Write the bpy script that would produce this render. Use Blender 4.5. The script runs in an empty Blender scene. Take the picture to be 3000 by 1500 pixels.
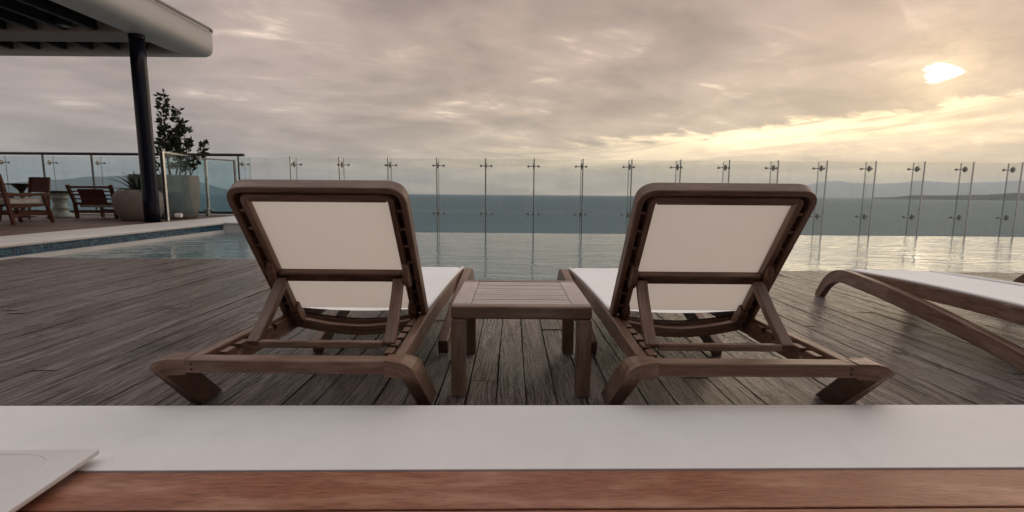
import bpy, math, random
from mathutils import Vector, Matrix
R = math.radians
random.seed(7)
S = bpy.context.scene
COL = S.collection

# ------------------------------------------------------------------ camera
CAM_H = 0.83
cam = bpy.data.objects.new('camera', bpy.data.cameras.new('camera'))
COL.objects.link(cam)
cam.data.sensor_width = 36.0
cam.data.lens = 1407.0 / 3000.0 * 36.0
cam.data.clip_start = 0.02
cam.data.clip_end = 90000.0
cam.matrix_world = Matrix.Translation((0, 0, CAM_H)) @ Matrix.Rotation(R(90 - 7.3), 4, 'X') @ Matrix.Rotation(R(0.44), 4, 'Z')
S.camera = cam

# ------------------------------------------------------------------ colour management
S.view_settings.view_transform = 'Standard'
S.view_settings.look = 'None'
S.view_settings.exposure = 0.20
S.view_settings.gamma = 1.0
S.view_settings.use_curve_mapping = False
S.cycles.max_bounces = 8
S.cycles.diffuse_bounces = 3
S.cycles.glossy_bounces = 4
S.cycles.transparent_max_bounces = 24
S.cycles.volume_bounces = 2
S.cycles.sample_clamp_indirect = 6.0
S.cycles.use_denoising = True

SUN_EL, SUN_AZ = R(10.7), R(40.7)          # azimuth clockwise from +Y
SUN = Vector((math.sin(SUN_AZ) * math.cos(SUN_EL), math.cos(SUN_AZ) * math.cos(SUN_EL), math.sin(SUN_EL)))


class NT:
    """small helper that writes node expressions"""
    def __init__(self, tree):
        self.t = tree
        tree.nodes.clear()

    def new(self, typ, **kw):
        n = self.t.nodes.new(typ)
        for k, v in kw.items():
            setattr(n, k, v)
        return n

    def put(self, sock, v):
        if isinstance(v, bpy.types.NodeSocket):
            self.t.links.new(v, sock)
        elif v is not None:
            if hasattr(sock.default_value, '__len__') and not hasattr(v, '__len__'):
                v = (v,) * len(sock.default_value)
            if hasattr(v, '__len__') and len(sock.default_value) == 4 and len(v) == 3:
                v = tuple(v) + (1.0,)
            sock.default_value = v

    def m(self, op, a, b=None, c=None, clamp=False):
        n = self.new('ShaderNodeMath', operation=op, use_clamp=clamp)
        self.put(n.inputs[0], a)
        self.put(n.inputs[1], b)
        self.put(n.inputs[2], c)
        return n.outputs[0]

    def v(self, op, a, b=None):
        n = self.new('ShaderNodeVectorMath', operation=op)
        self.put(n.inputs[0], a)
        if op == 'SCALE':
            self.put(n.inputs['Scale'], b)
        else:
            self.put(n.inputs[1], b)
        return n.outputs['Value'] if op in ('DOT_PRODUCT', 'LENGTH', 'DISTANCE') else n.outputs[0]

    def xyz(self, x, y, z):
        n = self.new('ShaderNodeCombineXYZ')
        for i, q in enumerate((x, y, z)):
            self.put(n.inputs[i], q)
        return n.outputs[0]

    def sep(self, a):
        n = self.new('ShaderNodeSeparateXYZ')
        self.put(n.inputs[0], a)
        return n.outputs

    def mix(self, f, a, b, blend='MIX'):
        n = self.new('ShaderNodeMix', data_type='RGBA', blend_type=blend)
        n.clamp_factor = True
        self.put(n.inputs[0], f)
        self.put(n.inputs[6], a)
        self.put(n.inputs[7], b)
        return n.outputs[2]

    def noise(self, vec, scale=1.0, detail=4.0, rough=0.55, dist=0.0, out=0):
        n = self.new('ShaderNodeTexNoise')
        if vec is not None:
            self.put(n.inputs['Vector'], vec)
        n.inputs['Scale'].default_value = scale
        n.inputs['Detail'].default_value = detail
        n.inputs['Roughness'].default_value = rough
        n.inputs['Distortion'].default_value = dist
        return n.outputs[out]

    def ss(self, x, lo, hi, a=0.0, b=1.0):
        n = self.new('ShaderNodeMapRange', interpolation_type='SMOOTHSTEP')
        self.put(n.inputs['Value'], x)
        for k, q in (('From Min', lo), ('From Max', hi), ('To Min', a), ('To Max', b)):
            self.put(n.inputs[k], q)
        return n.outputs[0]

    def gauss(self, x, mu, sig):
        d = self.m('DIVIDE', self.m('SUBTRACT', x, mu), sig)
        return self.m('POWER', 2.718, self.m('MULTIPLY', self.m('MULTIPLY', d, d), -1.0))

    def ramp(self, f, stops):
        n = self.new('ShaderNodeValToRGB')
        e = n.color_ramp.elements
        while len(e) < len(stops):
            e.new(0.5)
        for q, (p, c) in zip(e, stops):
            q.position = p
            q.color = (c[0], c[1], c[2], 1.0)
        self.put(n.inputs[0], f)
        return n.outputs[0]

    def bump(self, h, strength=0.3, dist=0.01, normal=None):
        n = self.new('ShaderNodeBump')
        n.inputs['Strength'].default_value = strength
        n.inputs['Distance'].default_value = dist
        self.put(n.inputs['Height'], h)
        if normal is not None:
            self.put(n.inputs['Normal'], normal)
        return n.outputs[0]


# ------------------------------------------------------------------ sky
W = bpy.data.worlds.new('World')
S.world = W
W.use_nodes = True
n = NT(W.node_tree)
d = n.new('ShaderNodeTexCoord').outputs['Generated']
dx, dy, dz = n.sep(d)
up = n.m('MAXIMUM', dz, 0.0)
den = n.m('ADD', up, 0.13)
px, py = n.m('DIVIDE', dx, den), n.m('DIVIDE', dy, den)
pl = n.xyz(px, py, 0.0)
warp = n.v('SCALE', n.v('SUBTRACT', n.noise(pl, 0.8, 3, out=1), (0.5, 0.5, 0.5)), 0.8)
plw = n.v('ADD', pl, warp)
big = n.noise(plw, 1.15, 6, 0.52)                       # cloud masses
ca, sa = math.cos(R(62)), math.sin(R(62))               # cloud streets run towards this azimuth
st = n.xyz(n.m('ADD', n.m('MULTIPLY', px, sa), n.m('MULTIPLY', py, ca)),
           n.m('MULTIPLY', n.m('SUBTRACT', n.m('MULTIPLY', px, ca), n.m('MULTIPLY', py, sa)), 2.3), 3.1)
streak = n.noise(n.v('ADD', st, warp), 1.7, 7, 0.6, 0.3)
fine = n.noise(plw, 5.0, 6, 0.62, 0.4)
soft = n.ss(up, 0.02, 0.16, 0.35, 1.0)                  # mist softens the cloud near the horizon
c = n.v('DOT_PRODUCT', d, tuple(SUN))
near = n.ss(c, -0.3, 1.0)
base = n.mix(near, (0.358, 0.297, 0.276), (0.405, 0.290, 0.232))
# brighter towards the horizon
az = n.m('ARCTAN2', dx, dy)
hz = n.gauss(up, 0.0, 0.17)
base = n.mix(n.m('MULTIPLY', hz, 0.75), base, n.mix(n.ss(c, 0.25, 0.97), (0.345, 0.280, 0.250), (0.720, 0.560, 0.350)))
# an overcast sky is brightest overhead, and more neutral there
base = n.mix(n.ss(up, 0.36, 0.90), base, (0.800, 0.775, 0.785))
# cloud relief
mod = n.m('ADD', n.ss(big, 0.34, 0.67, 0.72, 1.17), n.m('MULTIPLY', n.m('MULTIPLY', n.m('SUBTRACT', streak, 0.5), 0.50), soft))
mod = n.m('ADD', mod, n.m('MULTIPLY', n.m('SUBTRACT', fine, 0.5), 0.10))
col = n.v('SCALE', base, mod)
# thin lit gaps between the cloud masses
gap = n.m('MULTIPLY', n.ss(streak, 0.50, 0.72), n.ss(big, 0.47, 0.62))
gap = n.m('MULTIPLY', gap, n.ss(fine, 0.38, 0.66, 0.15, 1.0))
gap = n.m('MULTIPLY', n.m('MULTIPLY', gap, soft), n.ss(c, -0.2, 0.9, 0.6, 1.0))
col = n.v('ADD', col, n.v('SCALE', (0.520, 0.430, 0.300), gap))
# the clear strip under the edge of the cloud deck, on the sun's side
wob = n.m('MULTIPLY', n.m('SUBTRACT', fine, 0.5), 0.034)
wob2 = n.m('MULTIPLY', n.m('SUBTRACT', streak, 0.5), 0.075)
mu = n.m('ADD', n.m('ADD', n.m('MULTIPLY', n.m('SUBTRACT', az, 0.35), 0.075), 0.104), n.m('ADD', wob, wob2))
azf = n.m('ADD', n.m('MULTIPLY', n.gauss(az, 0.56, 0.30), 1.0), n.m('MULTIPLY', n.gauss(az, 0.30, 0.45), 0.30))
# sharp upper edge, soft lower one
above = n.m('SUBTRACT', up, mu)
strip = n.m('MULTIPLY', n.ss(above, 0.020, 0.002), n.ss(above, -0.054, -0.006))
strip = n.m('MULTIPLY', strip, azf)
strip = n.m('MULTIPLY', strip, n.ss(n.noise(n.xyz(n.m('MULTIPLY', az, 3.2), n.m('MULTIPLY', n.m('SUBTRACT', up, n.m('MULTIPLY', az, 0.08)), 46.0), 2.2), 1.0, 5, 0.6, 0.4), 0.36, 0.56, 0.25, 1.08))
col = n.v('ADD', col, n.v('SCALE', (0.820, 0.640, 0.350), strip))
low = n.m('MULTIPLY', n.gauss(up, n.m('ADD', 0.062, n.m('ADD', wob, n.m('MULTIPLY', az, 0.03))), 0.014), azf)
low = n.m('MULTIPLY', low, n.ss(streak, 0.42, 0.62))
col = n.v('ADD', col, n.v('SCALE', (0.300, 0.230, 0.120), low))
# the sun behind a torn hole in the cloud
e1 = Vector((math.cos(SUN_AZ), -math.sin(SUN_AZ), 0))
e2 = SUN.cross(e1) * -1.0
if e2.z < 0:
    e2 = -e2
su, sv = n.v('DOT_PRODUCT', d, tuple(e1)), n.v('DOT_PRODUCT', d, tuple(e2))
front = n.m('GREATER_THAN', c, 0.5)
tear = n.noise(n.xyz(n.m('MULTIPLY', su, 34.0), n.m('MULTIPLY', sv, 85.0), 4.4), 1.0, 6, 0.62, 0.5)
# wedge: blunt on the left, drawn out to the right
wid = n.ss(su, -0.022, 0.032, 0.0168, 0.0062)
fu = n.m('DIVIDE', n.m('ADD', su, 0.002), 0.0205)
fv = n.m('DIVIDE', n.m('ADD', sv, n.m('MULTIPLY', su, 0.10)), wid)
rr = n.m('SQRT', n.m('ADD', n.m('MULTIPLY', fu, fu), n.m('MULTIPLY', fv, fv)))
hole = n.ss(n.m('ADD', rr, n.m('MULTIPLY', n.m('SUBTRACT', tear, 0.5), 2.0)), 1.25, 0.45)
hole = n.m('MULTIPLY', n.m('MULTIPLY', hole, hole), front)
dist = n.m('SQRT', n.m('ADD', n.m('MULTIPLY', su, su), n.m('MULTIPLY', sv, sv)))
halo = n.m('MULTIPLY', n.m('ADD', n.m('MULTIPLY', n.gauss(dist, 0.0, 0.028), 0.55), n.gauss(dist, 0.0, 0.065)), front)
halo2 = n.m('MULTIPLY', n.gauss(dist, 0.0, 0.20), front)
col = n.v('ADD', col, n.v('SCALE', (0.340, 0.240, 0.130), n.m('MULTIPLY', halo, n.ss(tear, 0.3, 0.7, 0.55, 1.1))))
col = n.v('ADD', col, n.v('SCALE', (0.060, 0.037, 0.015), halo2))
col = n.v('ADD', col, n.v('SCALE', (9.0, 7.8, 6.0), hole))
# clear sky far above the cloud shows through a little
sky = n.new('ShaderNodeTexSky', sky_type='NISHITA')
sky.sun_disc = False
sky.sun_elevation = SUN_EL
sky.sun_rotation = SUN_AZ
skyc = n.v('SCALE', sky.outputs[0], 0.07)
col = n.mix(0.06, col, skyc)
bg = n.new('ShaderNodeBackground')
n.put(bg.inputs[0], col)
bg.inputs[1].default_value = 1.18
out = n.new('ShaderNodeOutputWorld')
W.node_tree.links.new(bg.outputs[0], out.inputs[0])

# ------------------------------------------------------------------ sun (veiled by cloud)
sl = bpy.data.lights.new('sun', 'SUN')
sl.energy = 0.55
sl.angle = R(45)
sl.color = (1.0, 0.80, 0.58)
so = bpy.data.objects.new('sun', sl)
COL.objects.link(so)
so.rotation_euler = (-SUN).to_track_quat('-Z', 'Y').to_euler()
so.location = SUN * 50


# ------------------------------------------------------------------ materials
def mat(name):
    m = bpy.data.materials.new(name)
    m.use_nodes = True
    t = NT(m.node_tree)
    o = t.new('ShaderNodeOutputMaterial')
    b = t.new('ShaderNodeBsdfPrincipled')
    m.node_tree.links.new(b.outputs[0], o.inputs[0])
    return m, t, b, o


def plain(name, color, rough=0.6, metal=0.0, spec=0.5, var=0.15, scale=6.0, bumpk=0.0, bscale=60.0):
    m, t, b, o = mat(name)
    co = t.new('ShaderNodeTexCoord').outputs['Object']
    f = t.noise(co, scale, 5, 0.6)
    dark = tuple(q * (1 - var) for q in color)
    lite = tuple(min(1, q * (1 + var)) for q in color)
    t.put(b.inputs['Base Color'], t.mix(t.ss(f, 0.3, 0.7), dark, lite))
    t.put(b.inputs['Roughness'], t.ss(f, 0.2, 0.8, max(0.02, rough - 0.08), min(1, rough + 0.08)))
    b.inputs['Metallic'].default_value = metal
    b.inputs['Specular IOR Level'].default_value = spec
    if bumpk:
        t.put(b.inputs['Normal'], t.bump(t.noise(co, bscale, 4), bumpk, 0.01))
    return m


def teak(name, dark, mid, light, rough=0.5, gl=9.0, ga=105.0, bumpk=0.3, worn=None):
    """oiled or weathered hardwood, grain along the U of the UV map"""
    m, t, b, o = mat(name)
    uv = t.new('ShaderNodeUVMap').outputs[0]
    rnd = t.new('ShaderNodeObjectInfo').outputs['Random']
    x, y, z = t.sep(uv)
    wob = t.m('MULTIPLY', t.m('SUBTRACT', t.noise(t.xyz(t.m('MULTIPLY', x, 2.2), t.m('MULTIPLY', y, 5.0), rnd), 1.0, 2), 0.5), 0.05)
    gv = t.xyz(t.m('MULTIPLY', x, gl), t.m('MULTIPLY', t.m('ADD', y, wob), ga), t.m('MULTIPLY', rnd, 37.0))
    g = t.noise(gv, 1.0, 6, 0.62, 0.25)
    c = t.ramp(g, [(0.28, dark), (0.5, mid), (0.74, light)])
    c = t.mix(t.ss(rnd, 0, 1, 0.0, 0.28), c, tuple(q * 0.72 for q in mid))
    if worn:
        wn = t.noise(t.xyz(t.m('MULTIPLY', x, 3.0), t.m('MULTIPLY', y, 14.0), rnd), 1.0, 5, 0.65)
        c = t.mix(t.m('MULTIPLY', t.ss(wn, 0.46, 0.72), 0.75), c, worn)
    t.put(b.inputs['Base Color'], c)
    t.put(b.inputs['Roughness'], t.ss(g, 0.2, 0.8, rough - 0.1, rough + 0.12))
    b.inputs['Specular IOR Level'].default_value = 0.4
    t.put(b.inputs['Normal'], t.bump(g, bumpk, 0.004))
    return m


M = {}
M['teak'] = teak('lounger teak', (0.080, 0.038, 0.023), (0.178, 0.096, 0.063), (0.265, 0.160, 0.114), 0.40, worn=(0.33, 0.225, 0.175))
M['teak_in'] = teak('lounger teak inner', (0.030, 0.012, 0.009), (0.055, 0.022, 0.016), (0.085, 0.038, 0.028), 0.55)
M['table'] = teak('table teak', (0.095, 0.050, 0.031), (0.188, 0.109, 0.075), (0.265, 0.172, 0.128), 0.40, worn=(0.32, 0.225, 0.18))
M['sheen_top'] = teak('teak with painted sky sheen', (0.290, 0.220, 0.195), (0.430, 0.350, 0.320), (0.540, 0.460, 0.430), 0.40, worn=(0.58, 0.51, 0.48))  # table tops: grazing sky reflection put into a lighter wood colour
M['plank'] = teak('varnished planks', (0.110, 0.034, 0.016), (0.285, 0.102, 0.053), (0.430, 0.182, 0.105), 0.36, 20.0, 190.0, 0.45, worn=(0.47, 0.250, 0.165))
M['redwood'] = teak('dark red furniture wood', (0.045, 0.013, 0.007), (0.110, 0.032, 0.016), (0.175, 0.060, 0.030), 0.45)
M['leather'] = plain('oxblood leather', (0.085, 0.016, 0.010), 0.5, var=0.25, bumpk=0.1)
M['tan'] = plain('tan leather', (0.16, 0.062, 0.030), 0.5, var=0.2, bumpk=0.1)
M['cushion'] = plain('cream cushion', (0.62, 0.58, 0.54), 0.9, bumpk=0.1, bscale=300)
m, t, b, o = mat('white painted render')
co = t.new('ShaderNodeTexCoord').outputs['Object']
f1 = t.noise(co, 1.6, 5, 0.6)
f2 = t.noise(co, 9.0, 5, 0.6)
c = t.mix(t.ss(f1, 0.3, 0.7), (0.735, 0.700, 0.680), (0.805, 0.775, 0.750))
c = t.mix(t.m('MULTIPLY', t.ss(f2, 0.55, 0.75), 0.25), c, (0.60, 0.575, 0.56))
sp1 = t.ss(t.noise(t.v('MULTIPLY', co, (1.0, 1.6, 1.0)), 46.0, 2, 0.5, 0.6), 0.77, 0.79)
sp2 = t.ss(t.noise(t.v('MULTIPLY', co, (0.35, 1.6, 1.0)), 90.0, 2, 0.5), 0.80, 0.83)
c = t.mix(t.m('MULTIPLY', t.m('MAXIMUM', sp1, sp2), 0.75), c, (0.20, 0.17, 0.155))
t.put(b.inputs['Base Color'], c)
b.inputs['Roughness'].default_value = 0.6
b.inputs['Specular IOR Level'].default_value = 0.35
t.put(b.inputs['Normal'], t.bump(t.noise(co, 160, 4), 0.10, 0.004, t.bump(f1, 0.25, 0.03)))
M['kerb'] = m
M['coping'] = plain('pale coping', (0.66, 0.62, 0.59), 0.55, var=0.07, scale=2.0, bumpk=0.1, bscale=40)
M['steel'] = plain('brushed steel', (0.60, 0.585, 0.56), 0.30, metal=1.0, var=0.04, scale=3)
M['darksteel'] = plain('dark steel', (0.11, 0.11, 0.115), 0.38, metal=0.9, var=0.15, scale=20)
M['fitting'] = plain('cast steel fittings', (0.36, 0.35, 0.33), 0.35, metal=1.0, var=0.2, scale=30)
M['rail'] = plain('charcoal handrail', (0.035, 0.034, 0.040), 0.35, var=0.2)
M['column'] = plain('navy column paint', (0.006, 0.007, 0.016), 0.26, var=0.02, scale=0.4, spec=0.25)
M['fascia'] = plain('grey white fascia', (0.50, 0.475, 0.445), 0.5, var=0.06, scale=1.2, bumpk=0.03, bscale=8)
M['beam'] = plain('grey beam paint', (0.28, 0.24, 0.215), 0.6, var=0.1)
M['joist'] = plain('dark soffit timber', (0.018, 0.012, 0.010), 0.6, var=0.3)
M['soffit'] = plain('soffit boards', (0.030, 0.018, 0.014), 0.7, var=0.3)
M['pot'] = plain('taupe clay pot', (0.30, 0.250, 0.215), 0.72, var=0.12, scale=3, bumpk=0.08, bscale=30)
M['planter'] = plain('grey concrete planter', (0.165, 0.160, 0.148), 0.7, var=0.15, scale=3, bumpk=0.08, bscale=30)
M['soil'] = plain('soil', (0.03, 0.022, 0.016), 0.95, var=0.3, scale=40, bumpk=0.4)
M['agave'] = plain('agave leaf', (0.030, 0.045, 0.030), 0.45, var=0.3)
M['leaf'] = plain('glossy leaves', (0.030, 0.042, 0.016), 0.45, var=0.4, scale=12)
M['bark'] = plain('bark', (0.05, 0.038, 0.028), 0.9, var=0.3, scale=30)
M['celadon'] = plain('celadon glaze', (0.40, 0.45, 0.40), 0.25, var=0.1)
M['darkbowl'] = plain('dark stool rim', (0.025, 0.020, 0.018), 0.3, var=0.2)
M['tray'] = plain('white moulded plastic', (0.70, 0.665, 0.65), 0.32, var=0.02, scale=3, bumpk=0.015, bscale=150)
M['base'] = plain('deck underside', (0.012, 0.010, 0.009), 0.9)
M['stucco'] = plain('added wall stucco', (0.10, 0.085, 0.075), 0.85, var=0.12, scale=1.5, bumpk=0.2, bscale=50)
M['window'] = plain('dark window glass', (0.02, 0.022, 0.025), 0.06, var=0.1)
M['lens'] = plain('lamp glass', (0.30, 0.22, 0.14), 0.2)
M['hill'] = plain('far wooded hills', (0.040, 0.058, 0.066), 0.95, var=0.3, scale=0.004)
M['farhill'] = plain('far mountains paled for haze', (0.27, 0.28, 0.29), 0.95, var=0.2, scale=0.002)  # part of the haze fade is put into this lighter base colour
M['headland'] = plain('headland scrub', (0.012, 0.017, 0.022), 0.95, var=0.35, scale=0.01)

# white sling canvas, lets light through
m, t, b, o = mat('white sling canvas')
co = t.new('ShaderNodeTexCoord').outputs['Object']
wv = t.noise(co, 420.0, 2)
lg = t.noise(co, 2.5, 4)
cc = t.mix(lg, (0.74, 0.70, 0.66), (0.80, 0.765, 0.73))
t.put(b.inputs['Base Color'], cc)
b.inputs['Roughness'].default_value = 0.8
b.inputs['Specular IOR Level'].default_value = 0.2
nb = t.bump(wv, 0.12, 0.002, t.bump(lg, 0.25, 0.03))
t.put(b.inputs['Normal'], nb)
tr = t.new('ShaderNodeBsdfTranslucent')
t.put(tr.inputs[0], (0.90, 0.805, 0.725))
mx = t.new('ShaderNodeMixShader')
mx.inputs[0].default_value = 0.60
m.node_tree.links.new(b.outputs[0], mx.inputs[1])
m.node_tree.links.new(tr.outputs[0], mx.inputs[2])
m.node_tree.links.new(mx.outputs[0], o.inputs[0])
M['canvas'] = m

# the seats: the same cloth, doubled and padded, so nearly opaque
M['seat'] = plain('white padded seat canvas', (0.82, 0.795, 0.775), 0.75, var=0.02, scale=2.5, bumpk=0.06, bscale=400, spec=0.25)

# weathered deck boards
m, t, b, o = mat('weathered deck boards')
uv = t.new('ShaderNodeUVMap').outputs[0]
oi = t.new('ShaderNodeObjectInfo')
rnd = oi.outputs['Random']
x, y, z = t.sep(uv)
pos = t.new('ShaderNodeNewGeometry').outputs['Position']
knot = t.m('MULTIPLY', t.m('SUBTRACT', t.noise(t.xyz(t.m('MULTIPLY', x, 2.4), t.m('MULTIPLY', y, 8.0), t.m('MULTIPLY', rnd, 19.0)), 1.0, 3, 0.5, 0.6), 0.5), 0.060)
yy = t.m('ADD', y, knot)
g1 = t.noise(t.xyz(t.m('MULTIPLY', x, 2.6), t.m('MULTIPLY', yy, 85.0), t.m('MULTIPLY', rnd, 31.0)), 1.0, 6, 0.62, 0.15)
g2 = t.noise(t.xyz(t.m('MULTIPLY', x, 7.0), t.m('MULTIPLY', yy, 270.0), t.m('MULTIPLY', rnd, 57.0)), 1.0, 4, 0.65, 0.1)
g3 = t.noise(t.xyz(t.m('MULTIPLY', x, 0.8), t.m('MULTIPLY', yy, 22.0), t.m('MULTIPLY', rnd, 71.0)), 1.0, 4, 0.55, 0.25)
crk = t.m('MULTIPLY', t.ss(g1, 0.445, 0.375), t.ss(g2, 0.28, 0.52, 0.55, 1.0))
long_ = t.noise(t.xyz(t.m('MULTIPLY', x, 1.1), t.m('MULTIPLY', yy, 34.0), t.m('MULTIPLY', rnd, 43.0)), 1.0, 4, 0.6, 0.3)
split = t.ss(t.m('ABSOLUTE', t.m('SUBTRACT', g3, 0.5)), 0.019, 0.005)
split = t.m('MULTIPLY', split, t.ss(g2, 0.40, 0.55, 0.4, 1.0))
crk = t.m('MAXIMUM', crk, t.m('MULTIPLY', split, 0.9))
tone = t.noise(t.v('MULTIPLY', pos, (1.7, 0.55, 1.0)), 1.0, 6, 0.66, 0.4)
c = t.ramp(g2, [(0.32, (0.046, 0.030, 0.027)), (0.50, (0.126, 0.088, 0.081)), (0.68, (0.262, 0.208, 0.199))])
c = t.mix(t.ss(g1, 0.5, 0.72, 0.0, 0.45), c, (0.250, 0.205, 0.190))
c = t.mix(t.ss(long_, 0.50, 0.38, 0.0, 0.62), c, (0.060, 0.043, 0.038))
c = t.mix(t.ss(long_, 0.54, 0.66, 0.0, 0.45), c, (0.290, 0.242, 0.225))
c = t.mix(t.m('POWER', rnd, 1.6), c, (0.085, 0.057, 0.047))
wet = t.ss(tone, 0.49, 0.64)
c = t.mix(t.m('MULTIPLY', wet, 0.70), c, (0.034, 0.022, 0.018))
c = t.mix(t.m('MULTIPLY', crk, 0.92), c, (0.012, 0.008, 0.007))
t.put(b.inputs['Base Color'], c)
t.put(b.inputs['Roughness'], t.m('SUBTRACT', t.ss(g2, 0.25, 0.75, 0.22, 0.40), t.m('MULTIPLY', wet, 0.17)))
b.inputs['Specular IOR Level'].default_value = 0.55
cup = t.noise(t.xyz(t.m('MULTIPLY', x, 1.6), t.m('MULTIPLY', yy, 17.0), t.m('MULTIPLY', rnd, 13.0)), 1.0, 3, 0.5, 0.6)
hgt = t.m('SUBTRACT', t.m('ADD', t.m('MULTIPLY', g1, 1.0), t.m('MULTIPLY', g2, 0.40)), t.m('MULTIPLY', crk, 0.8))
hgt = t.m('ADD', hgt, t.m('MULTIPLY', cup, 2.2))
t.put(b.inputs['Normal'], t.bump(hgt, 0.9, 0.013))
M['deck'] = m

# terrace boards
M['terrace'] = teak('terrace boards', (0.085, 0.046, 0.036), (0.150, 0.090, 0.074), (0.210, 0.140, 0.120), 0.55, 1.5, 20.0, 0.2)

# pool water
m, t, b, o = mat('pool water')
pos = t.new('ShaderNodeNewGeometry').outputs['Position']
wx, wy, wz = t.sep(pos)
bend = t.m('MULTIPLY', t.m('SUBTRACT', t.noise(t.xyz(t.m('MULTIPLY', wx, 0.6), t.m('MULTIPLY', wy, 0.5), 0.0), 1.0, 2), 0.5), 0.9)
r1 = t.noise(t.xyz(t.m('MULTIPLY', wx, 1.1), t.m('MULTIPLY', t.m('ADD', wy, bend), 5.2), 1.7), 1.0, 3, 0.5, 0.3)
r2 = t.noise(t.xyz(t.m('MULTIPLY', wx, 3.4), t.m('MULTIPLY', t.m('ADD', wy, bend), 19.0), 5.1), 1.0, 2, 0.5, 0.2)
hh = t.m('ADD', r1, t.m('MULTIPLY', r2, 0.26))
t.put(b.inputs['Normal'], t.bump(hh, 1.0, 0.022))
t.put(b.inputs['Base Color'], t.mix(t.noise(pos, 0.6, 3), (0.030, 0.098, 0.128), (0.044, 0.128, 0.158)))
b.inputs['Roughness'].default_value = 0.025
b.inputs['IOR'].default_value = 1.58
M['water'] = m

# the sea
m, t, b, o = mat('sea water')
pos = t.new('ShaderNodeNewGeometry').outputs['Position']
s1 = t.noise(t.v('MULTIPLY', pos, (0.05, 0.11, 0.0)), 1.0, 6, 0.6)
s2 = t.noise(t.v('MULTIPLY', pos, (0.0016, 0.0045, 0.0)), 1.0, 5, 0.6)
t.put(b.inputs['Base Color'], t.mix(t.ss(s2, 0.35, 0.65), (0.046, 0.098, 0.118), (0.064, 0.122, 0.142)))
b.inputs['Roughness'].default_value = 0.6
b.inputs['Specular IOR Level'].default_value = 0.0
nbm = t.bump(s1, 1.0, 6.0)
t.put(b.inputs['Normal'], nbm)
gls = t.new('ShaderNodeBsdfGlossy')
gls.inputs['Roughness'].default_value = 0.35
t.put(gls.inputs['Normal'], nbm)
mx = t.new('ShaderNodeMixShader')
mx.inputs[0].default_value = 0.13
m.node_tree.links.new(b.outputs[0], mx.inputs[1])
m.node_tree.links.new(gls.outputs[0], mx.inputs[2])
m.node_tree.links.new(mx.outputs[0], o.inputs[0])
M['sea'] = m

# mosaic tiles
m, t, b, o = mat('blue mosaic')
pos = t.new('ShaderNodeNewGeometry').outputs['Position']
wn = t.new('ShaderNodeTexWhiteNoise', noise_dimensions='3D')
t.put(wn.inputs[0], t.v('FLOOR', t.v('DIVIDE', t.v('ADD', pos, (50.0, 0.0, 0.0)), (100.0, 0.046, 0.0335))))
t.put(b.inputs['Base Color'], t.ramp(wn.outputs[0], [(0.0, (0.004, 0.022, 0.052)), (0.5, (0.010, 0.055, 0.115)), (1.0, (0.035, 0.140, 0.220))]))
b.inputs['Roughness'].default_value = 0.15
M['tile'] = m
M['grout'] = plain('tile grout', (0.30, 0.34, 0.36), 0.8)


def glass(name, tint, refl=1.0):
    m = bpy.data.materials.new(name)
    m.use_nodes = True
    t = NT(m.node_tree)
    o = t.new('ShaderNodeOutputMaterial')
    tr = t.new('ShaderNodeBsdfTransparent')
    co = t.new('ShaderNodeTexCoord').outputs['Object']
    f = t.noise(t.v('MULTIPLY', co, (1.0, 1.0, 0.35)), 1.6, 4)
    t.put(tr.inputs[0], t.mix(f, tuple(q * 0.985 for q in tint), tint))
    gl = t.new('ShaderNodeBsdfGlossy')
    gl.inputs['Roughness'].default_value = 0.01
    fr = t.new('ShaderNodeFresnel')
    fr.inputs[0].default_value = 1.45
    mx = t.new('ShaderNodeMixShader')
    back = t.new('ShaderNodeNewGeometry').outputs['Backfacing']
    t.put(mx.inputs[0], t.m('MULTIPLY', t.m('MULTIPLY', fr.outputs[0], refl), t.m('SUBTRACT', 1.0, back)))
    for i, s in ((1, tr), (2, gl)):
        m.node_tree.links.new(s.outputs[0], mx.inputs[i])
    salt = t.new('ShaderNodeBsdfDiffuse')
    t.put(salt.inputs[0], (0.75, 0.75, 0.74))
    pos = t.new('ShaderNodeNewGeometry').outputs['Position']
    sm1 = t.noise(t.v('MULTIPLY', pos, (1.3, 1.3, 0.5)), 1.4, 5, 0.65, 0.6)
    sm2 = t.ss(t.noise(pos, 55.0, 2), 0.68, 0.78)
    mx2 = t.new('ShaderNodeMixShader')
    t.put(mx2.inputs[0], t.m('ADD', t.ss(sm1, 0.42, 0.78, 0.004, 0.055), t.m('MULTIPLY', sm2, 0.10)))
    m.node_tree.links.new(mx.outputs[0], mx2.inputs[1])
    m.node_tree.links.new(salt.outputs[0], mx2.inputs[2])
    m.node_tree.links.new(mx2.outputs[0], o.inputs[0])
    return m


M['glass'] = glass('clear toughened glass', (0.955, 0.968, 0.962))
M['fin'] = glass('clear fin glass', (0.980, 0.986, 0.982), 0.5)
M['glass2'] = glass('tinted terrace glass', (0.865, 0.930, 0.940))
M['edge'] = plain('glass edge', (0.21, 0.25, 0.235), 0.25, var=0.2, scale=5)


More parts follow.
